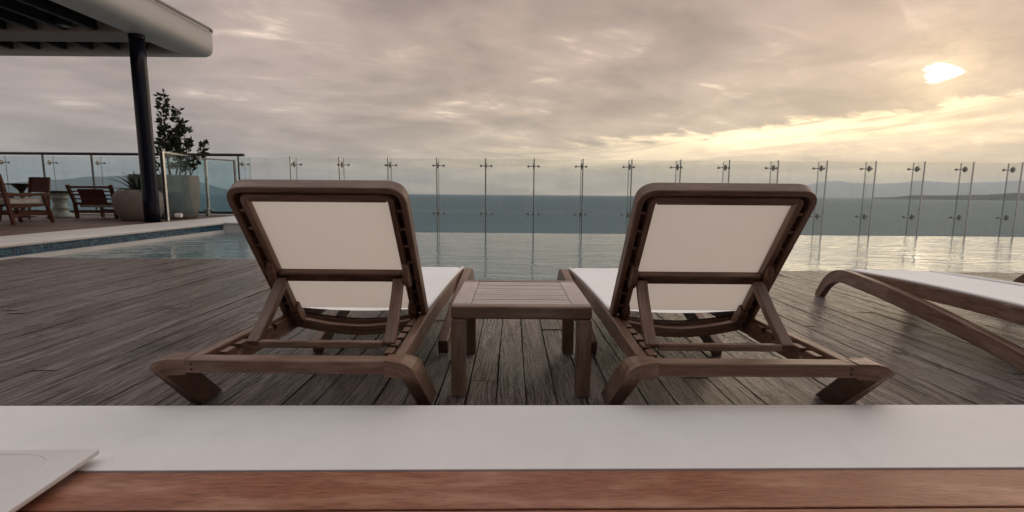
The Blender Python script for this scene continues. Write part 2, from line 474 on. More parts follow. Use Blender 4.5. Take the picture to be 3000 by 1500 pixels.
# ------------------------------------------------------------------ mesh builder
class MB:
    def __init__(self):
        self.v, self.f, self.u, self.mi = [], [], [], []

    def face(self, idx, uv, mi=0):
        self.f.append(tuple(idx))
        self.u.append([tuple(q) for q in uv])
        self.mi.append(mi)

    def box(self, x0, x1, y0, y1, z0, z1, axis=None, mis=None):
        L = (abs(x1 - x0), abs(y1 - y0), abs(z1 - z0))
        a = L.index(max(L)) if axis is None else axis
        p = [(x, y, z) for x in (x0, x1) for y in (y0, y1) for z in (z0, z1)]
        return self.hexa(p, a, mis)

    def hexa(self, p, a=0, mis=None):
        """eight points ordered x,y,z = 000 001 010 011 100 101 110 111"""
        k = len(self.v)
        self.v += [tuple(q) for q in p]
        fs = [(0, 1, 3, 2), (4, 6, 7, 5), (0, 4, 5, 1), (2, 3, 7, 6), (0, 2, 6, 4), (1, 5, 7, 3)]
        o = [i for i in range(3) if i != a]
        for j, q in enumerate(fs):
            self.face([k + i for i in q], [(p[i][a], p[i][o[0]] + 1.37 * p[i][o[1]]) for i in q], mis[j] if mis else 0)
        return self

    def sweep(self, path, D, th, dep, closed=False):
        """rectangular bar along a path: dep along D, th across path and D. th/dep may be lists"""
        P = [Vector(q) for q in path]
        D = Vector(D).normalized()
        nP = len(P)
        k = len(self.v)
        u = 0.0
        us = []
        for i, q in enumerate(P):
            a = P[i - 1] if (i or closed) else q
            bq = P[(i + 1) % nP] if (i < nP - 1 or closed) else q
            tg = (bq - a).normalized()
            # mitre length
            nn = tg.cross(D).normalized()
            e = (q - a) if (q - a).length > 1e-9 else (bq - q)
            cosm = max(0.5, abs(e.normalized().dot(tg)))
            t_ = (th[i] if hasattr(th, '__len__') else th) / 2 / cosm
            d_ = (dep[i] if hasattr(dep, '__len__') else dep) / 2
            DD = (D - tg * D.dot(tg))
            DD = DD.normalized() if DD.length > 1e-6 else D
            if i:
                u += (q - P[i - 1]).length
            us.append(u)
            for sx, sy in ((-1, -1), (1, -1), (1, 1), (-1, 1)):
                self.v.append(tuple(q + nn * (t_ * sx) + D * (d_ * sy)))
        w0 = th[0] if hasattr(th, '__len__') else th
        w1 = dep[0] if hasattr(dep, '__len__') else dep
        vv = [0, w0, w0 + w1, 2 * w0 + w1, 2 * (w0 + w1)]
        for i in range(nP if closed else nP - 1):
            j = (i + 1) % nP
            uj = us[j] if j else u + (P[0] - P[-1]).length
            for s in range(4):
                s2 = (s + 1) % 4
                self.face((k + i * 4 + s, k + i * 4 + s2, k + j * 4 + s2, k + j * 4 + s),
                          ((us[i], vv[s]), (us[i], vv[s + 1]), (uj, vv[s + 1]), (uj, vv[s])))
        if not closed:
            e = k + (nP - 1) * 4
            self.face((k + 3, k + 2, k + 1, k), ((0, 0), (0, w0), (w1, w0), (w1, 0)))
            self.face((e, e + 1, e + 2, e + 3), ((0, 0), (0, w0), (w1, w0), (w1, 0)))
        return self

    def tube(self, path, r, n=10, cap=True):
        P = [Vector(q) for q in path]
        k = len(self.v)
        u = 0.0
        ref = Vector((0, 0, 1))
        for i, q in enumerate(P):
            a, bq = P[max(0, i - 1)], P[min(len(P) - 1, i + 1)]
            tg = (bq - a).normalized()
            rf = ref if abs(tg.dot(ref)) < 0.95 else Vector((1, 0, 0))
            e1 = tg.cross(rf).normalized()
            e2 = tg.cross(e1)
            rad = r[i] if hasattr(r, '__len__') else r
            for s in range(n):
                an = 2 * math.pi * s / n
                self.v.append(tuple(q + e1 * (rad * math.cos(an)) + e2 * (rad * math.sin(an))))
        for i in range(len(P) - 1):
            l = (P[i + 1] - P[i]).length
            for s in range(n):
                s2 = (s + 1) % n
                self.face((k + i * n + s, k + i * n + s2, k + (i + 1) * n + s2, k + (i + 1) * n + s),
                          ((u, s / n * .1), (u, (s + 1) / n * .1), (u + l, (s + 1) / n * .1), (u + l, s / n * .1)))
            u += l
        if cap:
            self.face([k + s for s in range(n)][::-1], [(0, 0)] * n)
            self.face([k + (len(P) - 1) * n + s for s in range(n)], [(0, 0)] * n)
        return self

    def lathe(self, prof, n=28, c=(0, 0, 0)):
        k = len(self.v)
        for r, z in prof:
            for s in range(n):
                an = 2 * math.pi * s / n
                self.v.append((c[0] + r * math.cos(an), c[1] + r * math.sin(an), c[2] + z))
        for i in range(len(prof) - 1):
            for s in range(n):
                s2 = (s + 1) % n
                self.face((k + i * n + s, k + i * n + s2, k + (i + 1) * n + s2, k + (i + 1) * n + s), [(s / n, i * .1)] * 4)
        self.face([k + s for s in range(n)][::-1], [(0, 0)] * n)
        self.face([k + (len(prof) - 1) * n + s for s in range(n)], [(0, 0)] * n)
        return self

    def prism(self, poly, axis, a0, a1):
        """extrude a 2D polygon along axis; the polygon is in the two other axes in order"""
        k = len(self.v)
        N = len(poly)

        def pt(q, a):
            l = list(q)
            l.insert(axis, a)
            return tuple(l)
        self.v += [pt(q, a0) for q in poly] + [pt(q, a1) for q in poly]
        flip = axis == 1
        f0, f1 = list(range(N))[::-1], list(range(N, 2 * N))
        if flip:
            f0, f1 = f0[::-1], f1[::-1]
        self.face([k + i for i in f0], [poly[i % N] for i in f0])
        self.face([k + i for i in f1], [poly[i % N] for i in f1])
        for i in range(N):
            j = (i + 1) % N
            q = (i, j, N + j, N + i)
            if flip:
                q = q[::-1]
            self.face([k + w for w in q], [(poly[w % N][0], poly[w % N][1] + (a1 - a0 if w >= N else 0)) for w in q])
        return self

    def grid(self, fn, nu, nv, mi=0):
        k = len(self.v)
        for i in range(nu + 1):
            for j in range(nv + 1):
                self.v.append(tuple(fn(i / nu, j / nv)))
        for i in range(nu):
            for j in range(nv):
                a = k + i * (nv + 1) + j
                q = (a, a + nv + 1, a + nv + 2, a + 1)
                self.face(q, [(i / nu, j / nv), ((i + 1) / nu, j / nv), ((i + 1) / nu, (j + 1) / nv), (i / nu, (j + 1) / nv)], mi)
        return self

    def build(self, name, mt, parent=None, bevel=0.0, seg=2, smooth=False, solid=0.0, loc=None):
        me = bpy.data.meshes.new(name)
        me.from_pydata(self.v, [], self.f)
        uvl = me.uv_layers.new(name='UVMap')
        ou, ov = random.random() * 9, random.random() * 3
        i = 0
        for uv in self.u:
            for q in uv:
                uvl.data[i].uv = (q[0] + ou, q[1] + ov)
                i += 1
        for q in (mt if isinstance(mt, (list, tuple)) else [mt]):
            me.materials.append(M[q])
        me.polygons.foreach_set('material_index', self.mi)
        if smooth:
            me.polygons.foreach_set('use_smooth', [True] * len(self.f))
        me.update()
        o = bpy.data.objects.new(name, me)
        COL.objects.link(o)
        if parent:
            o.parent = parent
        if loc:
            o.location = loc
        if solid:
            md = o.modifiers.new('solid', 'SOLIDIFY')
            md.thickness = solid
            md.offset = 0
        if bevel:
            md = o.modifiers.new('bevel', 'BEVEL')
            md.width = bevel
            md.segments = seg
            md.limit_method = 'ANGLE'
            md.angle_limit = R(35)
            if hasattr(md, 'harden_normals'):
                md.harden_normals = False
        return o


def tag(o, label=None, cat=None, group=None, kind=None):
    for k, q in (('label', label), ('category', cat), ('group', group), ('kind', kind)):
        if q:
            o[k] = q
    return o


def thing(name, label, cat, loc=(0, 0, 0), rz=0.0, group=None):
    o = bpy.data.objects.new(name, None)
    COL.objects.link(o)
    o.empty_display_size = 0.1
    o.location = loc
    o.rotation_euler = (0, 0, rz)
    return tag(o, label, cat, group)


def copy_tree(o, parent=None):
    c = o.copy()
    COL.objects.link(c)
    if parent:
        c.parent = parent
    for ch in list(o.children):
        copy_tree(ch, c)
    return c


def arc(cx, cy, r, a0, a1, n):
    return [(cx + r * math.cos(R(a0 + (a1 - a0) * i / n)), cy + r * math.sin(R(a0 + (a1 - a0) * i / n))) for i in range(n + 1)]


def sm(x, a, b):
    t_ = min(1, max(0, (x - a) / (b - a)))
    return t_ * t_ * (3 - 2 * t_)


# ------------------------------------------------------------------ sea, hills
SEA_Z = -26.0
sea = MB()
sea.grid(lambda u, v: (-44000 + 88000 * u, -20 + 40000 * v, SEA_Z), 4, 4)
tag(sea.build('sea', 'sea'), kind='structure')


def ridge(name, az0, az1, dist, depth, prof, mt, nx=120, ny=10, amp=0.12, seed=1):
    """a range of hills: heights in degrees seen from the deck, given along the azimuth"""
    rn = random.Random(seed)
    ph = [(rn.uniform(0, 6.28), rn.uniform(0.8, 1.2)) for _ in range(8)]

    def hgt(u):
        a = az0 + (az1 - az0) * u
        for (p0, h0), (p1, h1) in zip(prof, prof[1:]):
            if p0 <= a <= p1:
                return h0 + (h1 - h0) * sm(a, p0, p1)
        return prof[0][1] if a < prof[0][0] else prof[-1][1]

    def fn(u, v):
        a = R(az0 + (az1 - az0) * u)
        el = hgt(u)
        wig = sum(math.sin(u * 17 * (1.9 ** i) * ph[i][1] + ph[i][0]) * 0.55 ** i for i in range(6)) * amp * min(1, el * 1.5)
        e = max(0.0, el + wig * 0.5)
        r = dist + depth * v
        prf = math.sin(math.pi * min(1, v * 1.0)) ** 0.8
        H = max(0.0, math.tan(R(e)) * (dist + depth * 0.5)) + 25.0
        jag = 1 + 0.10 * math.sin(u * 61 + v * 9) * (1 - prf)
        return (math.sin(a) * r, math.cos(a) * r, SEA_Z - 2 + (H + 2) * prf * jag)
    mb = MB()
    mb.grid(fn, nx, ny)
    return tag(mb.build(name, mt, smooth=True), kind='structure')


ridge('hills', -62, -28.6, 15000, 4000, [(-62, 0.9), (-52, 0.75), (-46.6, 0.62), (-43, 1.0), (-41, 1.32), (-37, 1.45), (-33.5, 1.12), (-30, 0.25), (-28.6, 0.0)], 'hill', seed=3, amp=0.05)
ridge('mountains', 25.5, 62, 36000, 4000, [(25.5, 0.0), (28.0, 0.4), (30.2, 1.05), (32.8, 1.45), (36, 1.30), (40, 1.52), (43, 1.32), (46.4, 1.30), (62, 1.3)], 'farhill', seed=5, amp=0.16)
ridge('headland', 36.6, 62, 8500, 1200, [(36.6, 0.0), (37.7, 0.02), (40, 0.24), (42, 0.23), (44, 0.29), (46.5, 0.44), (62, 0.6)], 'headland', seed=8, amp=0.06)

# ------------------------------------------------------------------ pool and main deck
PX0 = -6.3
POOL_Y = 10.95


def edge(x):
    if x < 0:
        return 5.98 + (4.45 - 5.98) * sm(x, -3.35, -1.15)
    return 4.45 + (5.36 - 4.45) * sm(x, 0.9, 2.5)


pw = MB()
pw.box(-6.45, 17.0, 4.0, POOL_Y, -0.30, -0.045)
tag(pw.build('pool_water', 'water'), kind='structure')
# infinity edge: the outer face of the pool tank and the gutter ledge beyond it
pe = MB()
pe.box(-6.45, 17.0, POOL_Y + 0.002, POOL_Y + 0.06, -1.6, -0.052)
pe.box(-6.45, 17.0, POOL_Y + 0.062, POOL_Y + 1.0, -1.6, -0.62)
tag(pe.build('pool_edge', 'planter'), kind='structure')

deck = thing('deck', None, None)
deck['kind'] = 'structure'
db = MB()
xs = [-8 + 16.0 * i / 128 for i in range(129)]
poly = [(x, edge(x) - 0.02) for x in xs]
db.prism([(-8, 0.9)] + [(8, 0.9)] + poly[::-1], 2, -0.5, -0.030)
db.build('deck_base', 'base', deck)
BW = 0.122
nb = 0
x = -7.93
while x < 7.9:
    w = BW * random.uniform(0.94, 1.05)
    ymid = random.choice((2.55, 3.05, 3.6, 2.2, 3.3)) + random.uniform(-0.15, 0.15)
    ys = [(0.95, ymid), (ymid + 0.004, None)]
    for y0, y1 in ys:
        e0, e1 = edge(x + 0.002), edge(x + w - 0.004)
        mb = MB()
        ns = 5
        zt = random.uniform(-0.0025, 0.0015)
        L = []
        for i in range(ns + 1):
            f_ = i / ns
            ya = y0 + ((y1 if y1 else e0) - y0) * f_
            yb = y0 + ((y1 if y1 else e1) - y0) * f_
            jl, jr = random.uniform(0.0010, 0.0050), random.uniform(0.0010, 0.0050)
            zz = zt + random.uniform(-0.001, 0.001)
            L.append(((x + jl, ya, zz), (x + w - jr, yb, zz + random.uniform(-0.0015, 0.0015))))
        k = 0
        for (a, bq) in L:
            mb.v += [a, bq, (bq[0], bq[1], -0.026), (a[0], a[1], -0.026)]
        for i in range(ns):
            q, r = 4 * i, 4 * i + 4
            for s in range(4):
                s2 = (s + 1) % 4
                idx = (q + s, r + s, r + s2, q + s2)
                vo = (0, w, w + .03, 2 * w + .03, 2 * w + .06)
                mb.face(idx, [(mb.v[idx[0]][1], vo[s]), (mb.v[idx[1]][1], vo[s]), (mb.v[idx[2]][1], vo[s + 1]), (mb.v[idx[3]][1], vo[s + 1])])
        mb.face((0, 1, 2, 3), [(0, 0), (0, w), (.03, w), (.03, 0)])
        e = 4 * ns
        mb.face((e + 3, e + 2, e + 1, e), [(0, 0), (0, w), (.03, w), (.03, 0)])
        mb.build('board', 'deck', deck)
        nb += 1
    x += w

# ------------------------------------------------------------------ terrace on the left
TZ = 0.18
A = [(-6.17, 4.0), (-6.28, 10.45), (-5.75, 10.45), (-5.75, 13.3), (-7.72, 13.3), (-7.35, 6.9), (-7.1, 4.0)]
cp = MB()
cp.prism(A, 2, 0.135, TZ)
tag(cp.build('coping', 'coping', bevel=0.012), kind='structure')
pwall = thing('pool_wall', None, None)
pwall['kind'] = 'structure'
wl = MB()
wl.hexa([(-6.9, 4.0, -.5), (-6.9, 4.0, .133), (-6.95, 10.9, -.5), (-6.95, 10.9, .133), (-6.205, 4.0, -.5), (-6.205, 4.0, .133), (-6.315, 10.447, -.5), (-6.315, 10.447, .133)])
wl.build('wall_core', 'grout', pwall)
wl = MB()
wl.box(-6.9, -5.78, 10.47, 13.2, -.5, .133)
wl.build('end_block', 'coping', pwall)
wl = MB()   # white ledge just above the water
wl.hexa([(-6.21, 4.0, -.2), (-6.21, 4.0, .012), (-6.318, 10.44, -.2), (-6.318, 10.44, .012), (-6.145, 4.0, -.2), (-6.145, 4.0, .012), (-6.255, 10.44, -.2), (-6.255, 10.44, .012)])
wl.build('ledge', 'coping', pwall)
tl = MB()
y = 4.02
while y < 10.42:
    xx = -6.2035 - (y - 4.0) * (0.11 / 6.447)
    for r in range(3):
        z0 = 0.022 + r * 0.0365
        tl.box(xx - 0.004, xx + 0.004 + random.uniform(0, 0.0015), y, y + 0.042, z0, z0 + 0.0325)
    y += 0.046
to = tl.build('tile_band', 'tile', pwall)
to['kind'] = 'stuff'

ter = thing('terrace', None, None)
ter['kind'] = 'structure'
tb = MB()
tb.prism([(-7.12, 3.0), (-7.37, 6.9), (-7.74, 13.25), (-17, 13.25), (-17, 3.0)], 2, -0.5, 0.150)
tb.build('terrace_base', 'base', ter)
tb = MB()
y = 3.0
while y < 13.2:
    xr = -7.105 - (y + .07 - 3.0) * 0.0615 - 0.012
    tb.box(-17, xr, y, y + 0.134, 0.152, TZ - 0.004 + random.uniform(-.0015, .0015), 0)
    y += 0.14
o = tb.build('terrace_boards', 'terrace', ter)
o['kind'] = 'stuff'
up_ = MB()
up_.box(-17, -5.9, 13.32, 13.75, -0.5, 0.225)
tag(up_.build('upstand_kerb', 'coping', bevel=0.01), 'low pale kerb under the terrace glass balustrade', 'kerb')

# ------------------------------------------------------------------ foreground kerb and planks
kroot = thing('kerb', None, None, (0, 0, 0), R(1.15))
kroot['kind'] = 'structure'
kb = MB()
NK = 60
kb.box(-5, 5, 1.122, 1.488, -0.3, 0.15, 0)
kb.build('kerb_top', 'kerb', kroot, bevel=0.0012, seg=1)
floor_ = thing('plank_floor', None, None, (0, 0, 0), R(1.15))
floor_['kind'] = 'structure'
y1 = 1.119
for i in range(6):
    y0 = y1 - 0.144
    pb = MB()
    pb.box(-5, 5, y0 + 0.0, y1, 0.11, 0.1475 - random.uniform(0, .001), 0)
    pb.build('plank', 'plank', floor_, bevel=0.003)
    y1 = y0 - 0.006
fb = MB()
fb.box(-5, 5, -3.0, 1.115, -0.3, 0.100)
fb.build('sub_floor', 'base', floor_)

# unseen wall added behind the camera: darkens backlit wood, gives the glass reflections
hb = thing('added_shade_wall', 'unseen dark wall with tall windows, added to shade the backlit wood', 'shade wall', (0, -2.6, 0))
w_ = MB()
w_.box(-14, 14, -6, 0, 0.0, 6.5)
w_.build('wall', 'stucco', hb)
for i in range(5):
    xw = -11 + i * 5.0
    f = MB()
    f.box(xw, xw + 2.6, 0.003, 0.05, 0.25, 2.6)
    fo = f.build('window', 'darksteel', hb)
    g = MB()
    g.box(xw + .08, xw + 2.52, 0.053, 0.06, 0.33, 2.52)
    g.build('pane', 'window', fo)

# ------------------------------------------------------------------ the pool fence of glass fins and sheets
fence = thing('glass_pool_fence', 'long frameless glass fence with fins beyond the infinity pool edge', 'fence', (0, 0, 0))
FY0, FY1 = 10.975, 11.285           # near edge of a fin, plane of the sheets
ZB, ZTOP = -0.60, 1.635
SP = 1.0975
X0 = -0.614
joints = [X0 + SP * k for k in range(-4, 12)]
panel = MB()
g0 = 0.008
panel.box(g0, SP - g0, -0.006, 0.006, ZB, ZTOP, 2, mis=[1, 1, 0, 0, 1, 1])
pm = panel.build('glass_panel', ['glass', 'edge'], fence, loc=(joints[0], FY1, 0))
fin = MB()
fin.box(-0.006, 0.006, 0.012, FY1 - FY0 - 0.012, ZB, ZTOP - 0.005, 2, mis=[0, 0, 1, 1, 1, 1])
fm = fin.build('glass_fin', ['fin', 'edge'], fence, loc=(joints[0], FY0, 0))
st_ = MB()
st_.box(-0.0105, 0.0105, -0.012, 0.0115, ZB, ZTOP + 0.004, 2)
sm_ = st_.build('edge_strip', 'steel', fm, bevel=0.002)
jl = MB()
jl.box(-0.0035, 0.0035, FY1 - FY0 - 0.0115, FY1 - FY0 - 0.0065, ZB, ZTOP - 0.004, 2)
jm = jl.build('joint_seal', 'fitting', fm)


def clamp_parts(parent, loc):
    """spider fitting: hub on the fin, an arm and a round disc on each of the two sheets"""
    h = MB()
    h.box(-0.018, 0.018, -0.15, -0.07, -0.046, 0.046)
    h.tube([(0, -0.11, 0.065), (0, -0.11, -0.065)], 0.021, 10)
    ho = h.build('clamp', 'fitting', parent, bevel=0.004, loc=loc)
    for s in (-1, 1):
        a = MB()
        a.tube([(s * 0.02, -0.10, 0), (s * 0.075, -0.055, 0), (s * 0.118, -0.03, 0)], [0.012, 0.010, 0.014], 8)
        a.tube([(s * 0.118, -0.034, 0), (s * 0.118, -0.008, 0)], 0.026, 14)
        a.build('clamp_arm', 'fitting', ho)
    return ho


c1 = clamp_parts(fence, (joints[0], FY1, 1.478))
c2 = clamp_parts(fence, (joints[0], FY1, 0.383))
for i, xj in enumerate(joints):
    if i == 0:
        continue
    if i < len(joints):
        q = pm.copy(); COL.objects.link(q); q.parent = fence; q.location = (xj, FY1, 0)
    q = copy_tree(fm, fence); q.location = (xj, FY0, 0)
    for cl in (c1, c2):
        q = copy_tree(cl, fence); q.location = (xj, FY1, cl.location.z)
q = pm.copy(); COL.objects.link(q); q.parent = fence; q.location = (joints[0] - SP, FY1, 0)

# ------------------------------------------------------------------ terrace balustrade at the far left
bal = thing('terrace_balustrade', 'tinted glass balustrade with charcoal handrail behind the terrace chairs', 'fence')
BY = 13.5
bz0, bz1 = 0.227, 1.83
r_ = MB()
r_.tube([(-17, BY, 1.855), (-7.42, BY, 1.855)], 0.040, 12)
r_.build('handrail', 'rail', bal)
r_ = MB()
r_.box(-17, -5.9, BY - 0.02, BY + 0.07, 0.228, 0.30)
r_.build('base_rail', 'rail', bal)
bj = [-7.588 - 1.352 * k for k in range(7)]
for i, xj in enumerate(bj):
    p = MB()
    p.box(-0.017, 0.017, -0.02, 0.02, bz0 + .08, bz1, 2)
    p.build('post', 'darksteel', bal, bevel=0.003, loc=(xj, BY, 0))
    p = MB()
    p.box(-1.352 + 0.006, -0.006, 0.294, 0.306, 0.302, 1.80, 2, mis=[1, 1, 0, 0, 1, 1])
    p.build('glass_panel', ['glass2', 'edge'], bal, loc=(xj, BY, 0))
    clamp_parts(bal, (xj, BY + 0.30, 1.62))
p = MB()
p.box(0.006, 0.165, 0.294, 0.306, 0.302, 1.80, 2, mis=[1, 1, 0, 0, 1, 1])
p.build('glass_panel', ['glass2', 'edge'], bal, loc=(bj[0], BY, 0))

# return screen with a steel frame, standing on the coping
scr = thing('framed_glass_screen', 'steel framed glass screen standing on the white coping by the column', 'screen')
P3 = [(-7.70, 10.73), (-8.19, 13.0), (-7.66, 13.42)]
zt = [1.715, 1.735, 1.715]
for (qx, qy), z, w in zip(P3, zt, (0.036, 0.026, 0.024)):
    p = MB()
    p.box(qx - w, qx + w, qy - .03, qy + .03, TZ + .002, z, 2)
    p.build('post', 'steel', scr, bevel=0.006)
for i in (0, 1):
    a, bq = Vector((*P3[i], zt[i] - .02)), Vector((*P3[i + 1], zt[i + 1] - .02))
    dr = (bq - a).normalized()
    h = MB()
    h.sweep([a + dr * .03, bq - dr * .03], (0, 0, 1), 0.05, 0.045)
    h.build('top_rail', 'steel', scr, bevel=0.006)
    pa, pb_ = a + dr * .05, bq - dr * .05
    h = MB()
    h.sweep([Vector((pa.x, pa.y, 0.98)), Vector((pb_.x, pb_.y, 0.98))], (0, 0, 1), 0.012, 1.38)
    h.build('glass_panel', 'glass2', scr)
h = MB()
h.box(-8.30, -8.05, 12.93, 12.99, .33, .37)
h.box(-8.22, -8.15, 12.90, 12.96, TZ + .003, .40)
h.build('foot_clamp', 'steel', scr, bevel=0.006)
h = MB()
h.tube([(-7.55, 10.80, .31), (-7.42, 10.80, .31)], .045, 12)
h.build('round_fitting', 'coping', scr)

# ------------------------------------------------------------------ canopy and column
RZ = 4.05
CX, CYF = -7.28, 12.35
can = thing('roof_canopy', 'grey white flat canopy roof with rounded fascia over the terrace', 'canopy')
path = [(CX, 1.0 + 11.05 * i / 12) for i in range(13)] + [(x_, y_) for x_, y_ in arc(CX - 0.26, CYF - 0.26, 0.26, 0, 90, 8)][1:] + [(-18.0, CYF)]
prof = [(-.66, RZ + .30), (-.66, RZ + .015), (-.62, RZ), (-.40, RZ), (-.24, RZ + .008), (-.12, RZ + .04), (-.05, RZ + .085), (-.012, RZ + .15), (0.0, RZ + .22), (0.01, RZ + .60), (-.04, RZ + .62), (-.66, RZ + .62)]
fs = MB()
rows = []
for i, (qx, qy) in enumerate(path):
    a = path[max(0, i - 1)]
    bq = path[min(len(path) - 1, i + 1)]
    tg = Vector((bq[0] - a[0], bq[1] - a[1])).normalized()
    nr = Vector((tg.y, -tg.x))
    for off, z in prof:
        # inner offsets beyond the corner radius collapse onto a square inner corner
        ox, oy = qx + nr.x * off, qy + nr.y * off
        if off < -.25 and 12 <= i <= 20:
            ox, oy = CX + off, CYF + off
        fs.v.append((ox, oy, z))
NPf = len(prof)
for i in range(len(path) - 1):
    for s in range(NPf - 1):
        fs.face((i * NPf + s, (i + 1) * NPf + s, (i + 1) * NPf + s + 1, i * NPf + s + 1), [(i, s), (i + 1, s), (i + 1, s + 1), (i, s + 1)])
fs.build('fascia', 'fascia', can, smooth=True)
tr_ = MB()
trp = [(qx, qy, RZ + .645) for qx, qy in path]
tr_.sweep([(qx + (0.02 if i < 13 else 0.0), qy, z) for i, (qx, qy, z) in enumerate(trp)], (0, 0, 1), .05, .045)
tr_.build('metal_trim', 'darksteel', can)
rb = MB()
rb.box(-18, CX - .63, 1.0, CYF - .63, RZ + .50, RZ + .60)
rb.build('ceiling', 'soffit', can)
for yb in (10.35, 6.0, 2.0):
    b_ = MB()
    b_.box(-18, CX - .67, yb, yb + .68, RZ + .02, RZ + .46, 0)
    b_.build('cross_beam', 'beam', can, bevel=0.02)
for (ya, yb_) in ((11.04, CYF - .67), (6.69, 10.34)):
    xj = CX - 1.30
    while xj > -17.5:
        j = MB()
        j.box(xj - .05, xj + .05, ya, yb_, RZ + .05, RZ + .49, 1)
        j.build('joist', 'joist', can)
        xj -= 0.62
sp = thing('ceiling_spotlight', 'small box spotlight fixed under the canopy beam by the column', 'spotlight', (-9.05, 10.15, RZ + .14))
s_ = MB()
s_.box(-.13, .13, -.08, .08, -.07, .07)
s_.build('housing', 'rail', sp, bevel=.01)
s_ = MB()
s_.tube([(.05, 0, -.071), (.05, 0, -.085)], .05, 14)
s_.build('lens', 'lens', sp)
s_ = MB()
s_.box(-.05, .05, -.03, .03, .071, .20)
s_.build('bracket', 'rail', sp)
for lx, ly, hh_ in ((-7.90, 10.9, .30), (-7.85, 11.4, .12)):
    v_ = MB()
    v_.tube([(0, 0, 0), (0, 0, hh_)], .03, 10)
    v_.tube([(0, 0, hh_ - .002), (.06, .02, hh_ + .03), (.10, .03, hh_)], .022, 8)
    tag(v_.build('vent_pipe', 'coping', loc=(lx + .25, ly, RZ + .617)),
        'taller pale vent pipe on the edge of the canopy roof' if hh_ > .2 else 'short pale vent pipe on the canopy roof edge, nearer the corner', 'vent pipe', 'vent pipes on the canopy roof')

colm = thing('support_column', 'round dark navy steel column holding up the canopy', 'column', (-7.815, 10.44, TZ))
c_ = MB()
c_.lathe([(.146, 0.004), (.146, .5), (.143, 3.2), (.140, RZ - TZ - .08)], 32)
c_.build('shaft', 'column', colm, smooth=True)
c_ = MB()
c_.lathe([(.144, RZ - TZ - .078), (.144, RZ - TZ - .002)], 32)
c_.build('collar', 'column', colm)
c_ = MB()
c_.lathe([(.175, 0.001), (.175, .003)], 32)
c_.build('base_plate', 'column', colm)

# ------------------------------------------------------------------ potted plants
pot = thing('round_pot', 'round taupe pot with spiky agave between armchair and column', 'pot', (-8.62, 11.15, TZ))
p = MB()
p.lathe([(.33, 0.0), (.36, .02), (.44, .16), (.485, .34), (.49, .46), (.46, .58), (.40, .66), (.345, .69), (.33, .68), (.31, .62), (.02, .62)], 40)
p.build('pot_body', 'pot', pot, smooth=True)
p = MB()
p.lathe([(.312, .6), (.312, .632), (.01, .64)], 24)
p.build('soil', 'soil', pot)
ag = thing('agave', 'dark spiky agave growing in the round taupe pot', 'plant', (-8.62, 11.15, TZ + .64))
for i in range(24):
    ring = i // 8
    an = i * 2.399963
    tilt = (R(22), R(46), R(72))[ring] + random.uniform(-.12, .12)
    ln = random.uniform(.46, .64)
    l_ = MB()

    def leaf(u, v, ln=ln, an=an, tilt=tilt):
        s = v * ln
        w = .034 * (math.sin(math.pi * min(1, .18 + v * .82)) ** .8) * (1 - v ** 3)
        q = (u - .5) * 2
        tl_ = tilt + v * v * .22
        rr_ = .04 + s * math.sin(tl_)
        z_ = s * math.cos(tl_) + abs(q) * w * .5
        return (rr_ * math.cos(an) - q * w * math.sin(an), rr_ * math.sin(an) + q * w * math.cos(an), z_)
    l_.grid(leaf, 2, 6)
    l_.build('leaf', 'agave', ag, solid=.006, smooth=True)

plr = thing('concrete_planter', 'large grey round planter behind the framed glass screen', 'planter', (-8.66, 12.1, TZ))
p = MB()
p.lathe([(.60, 0.0), (.64, .05), (.70, .4), (.72, .8), (.72, 1.03), (.705, 1.06), (.66, 1.06), (.64, 1.0), (.02, 1.0)], 44)
p.build('planter_body', 'planter', plr, smooth=True)
p = MB()
p.lathe([(.645, .98), (.645, 1.015), (.02, 1.02)], 24)
p.build('soil', 'soil', plr)


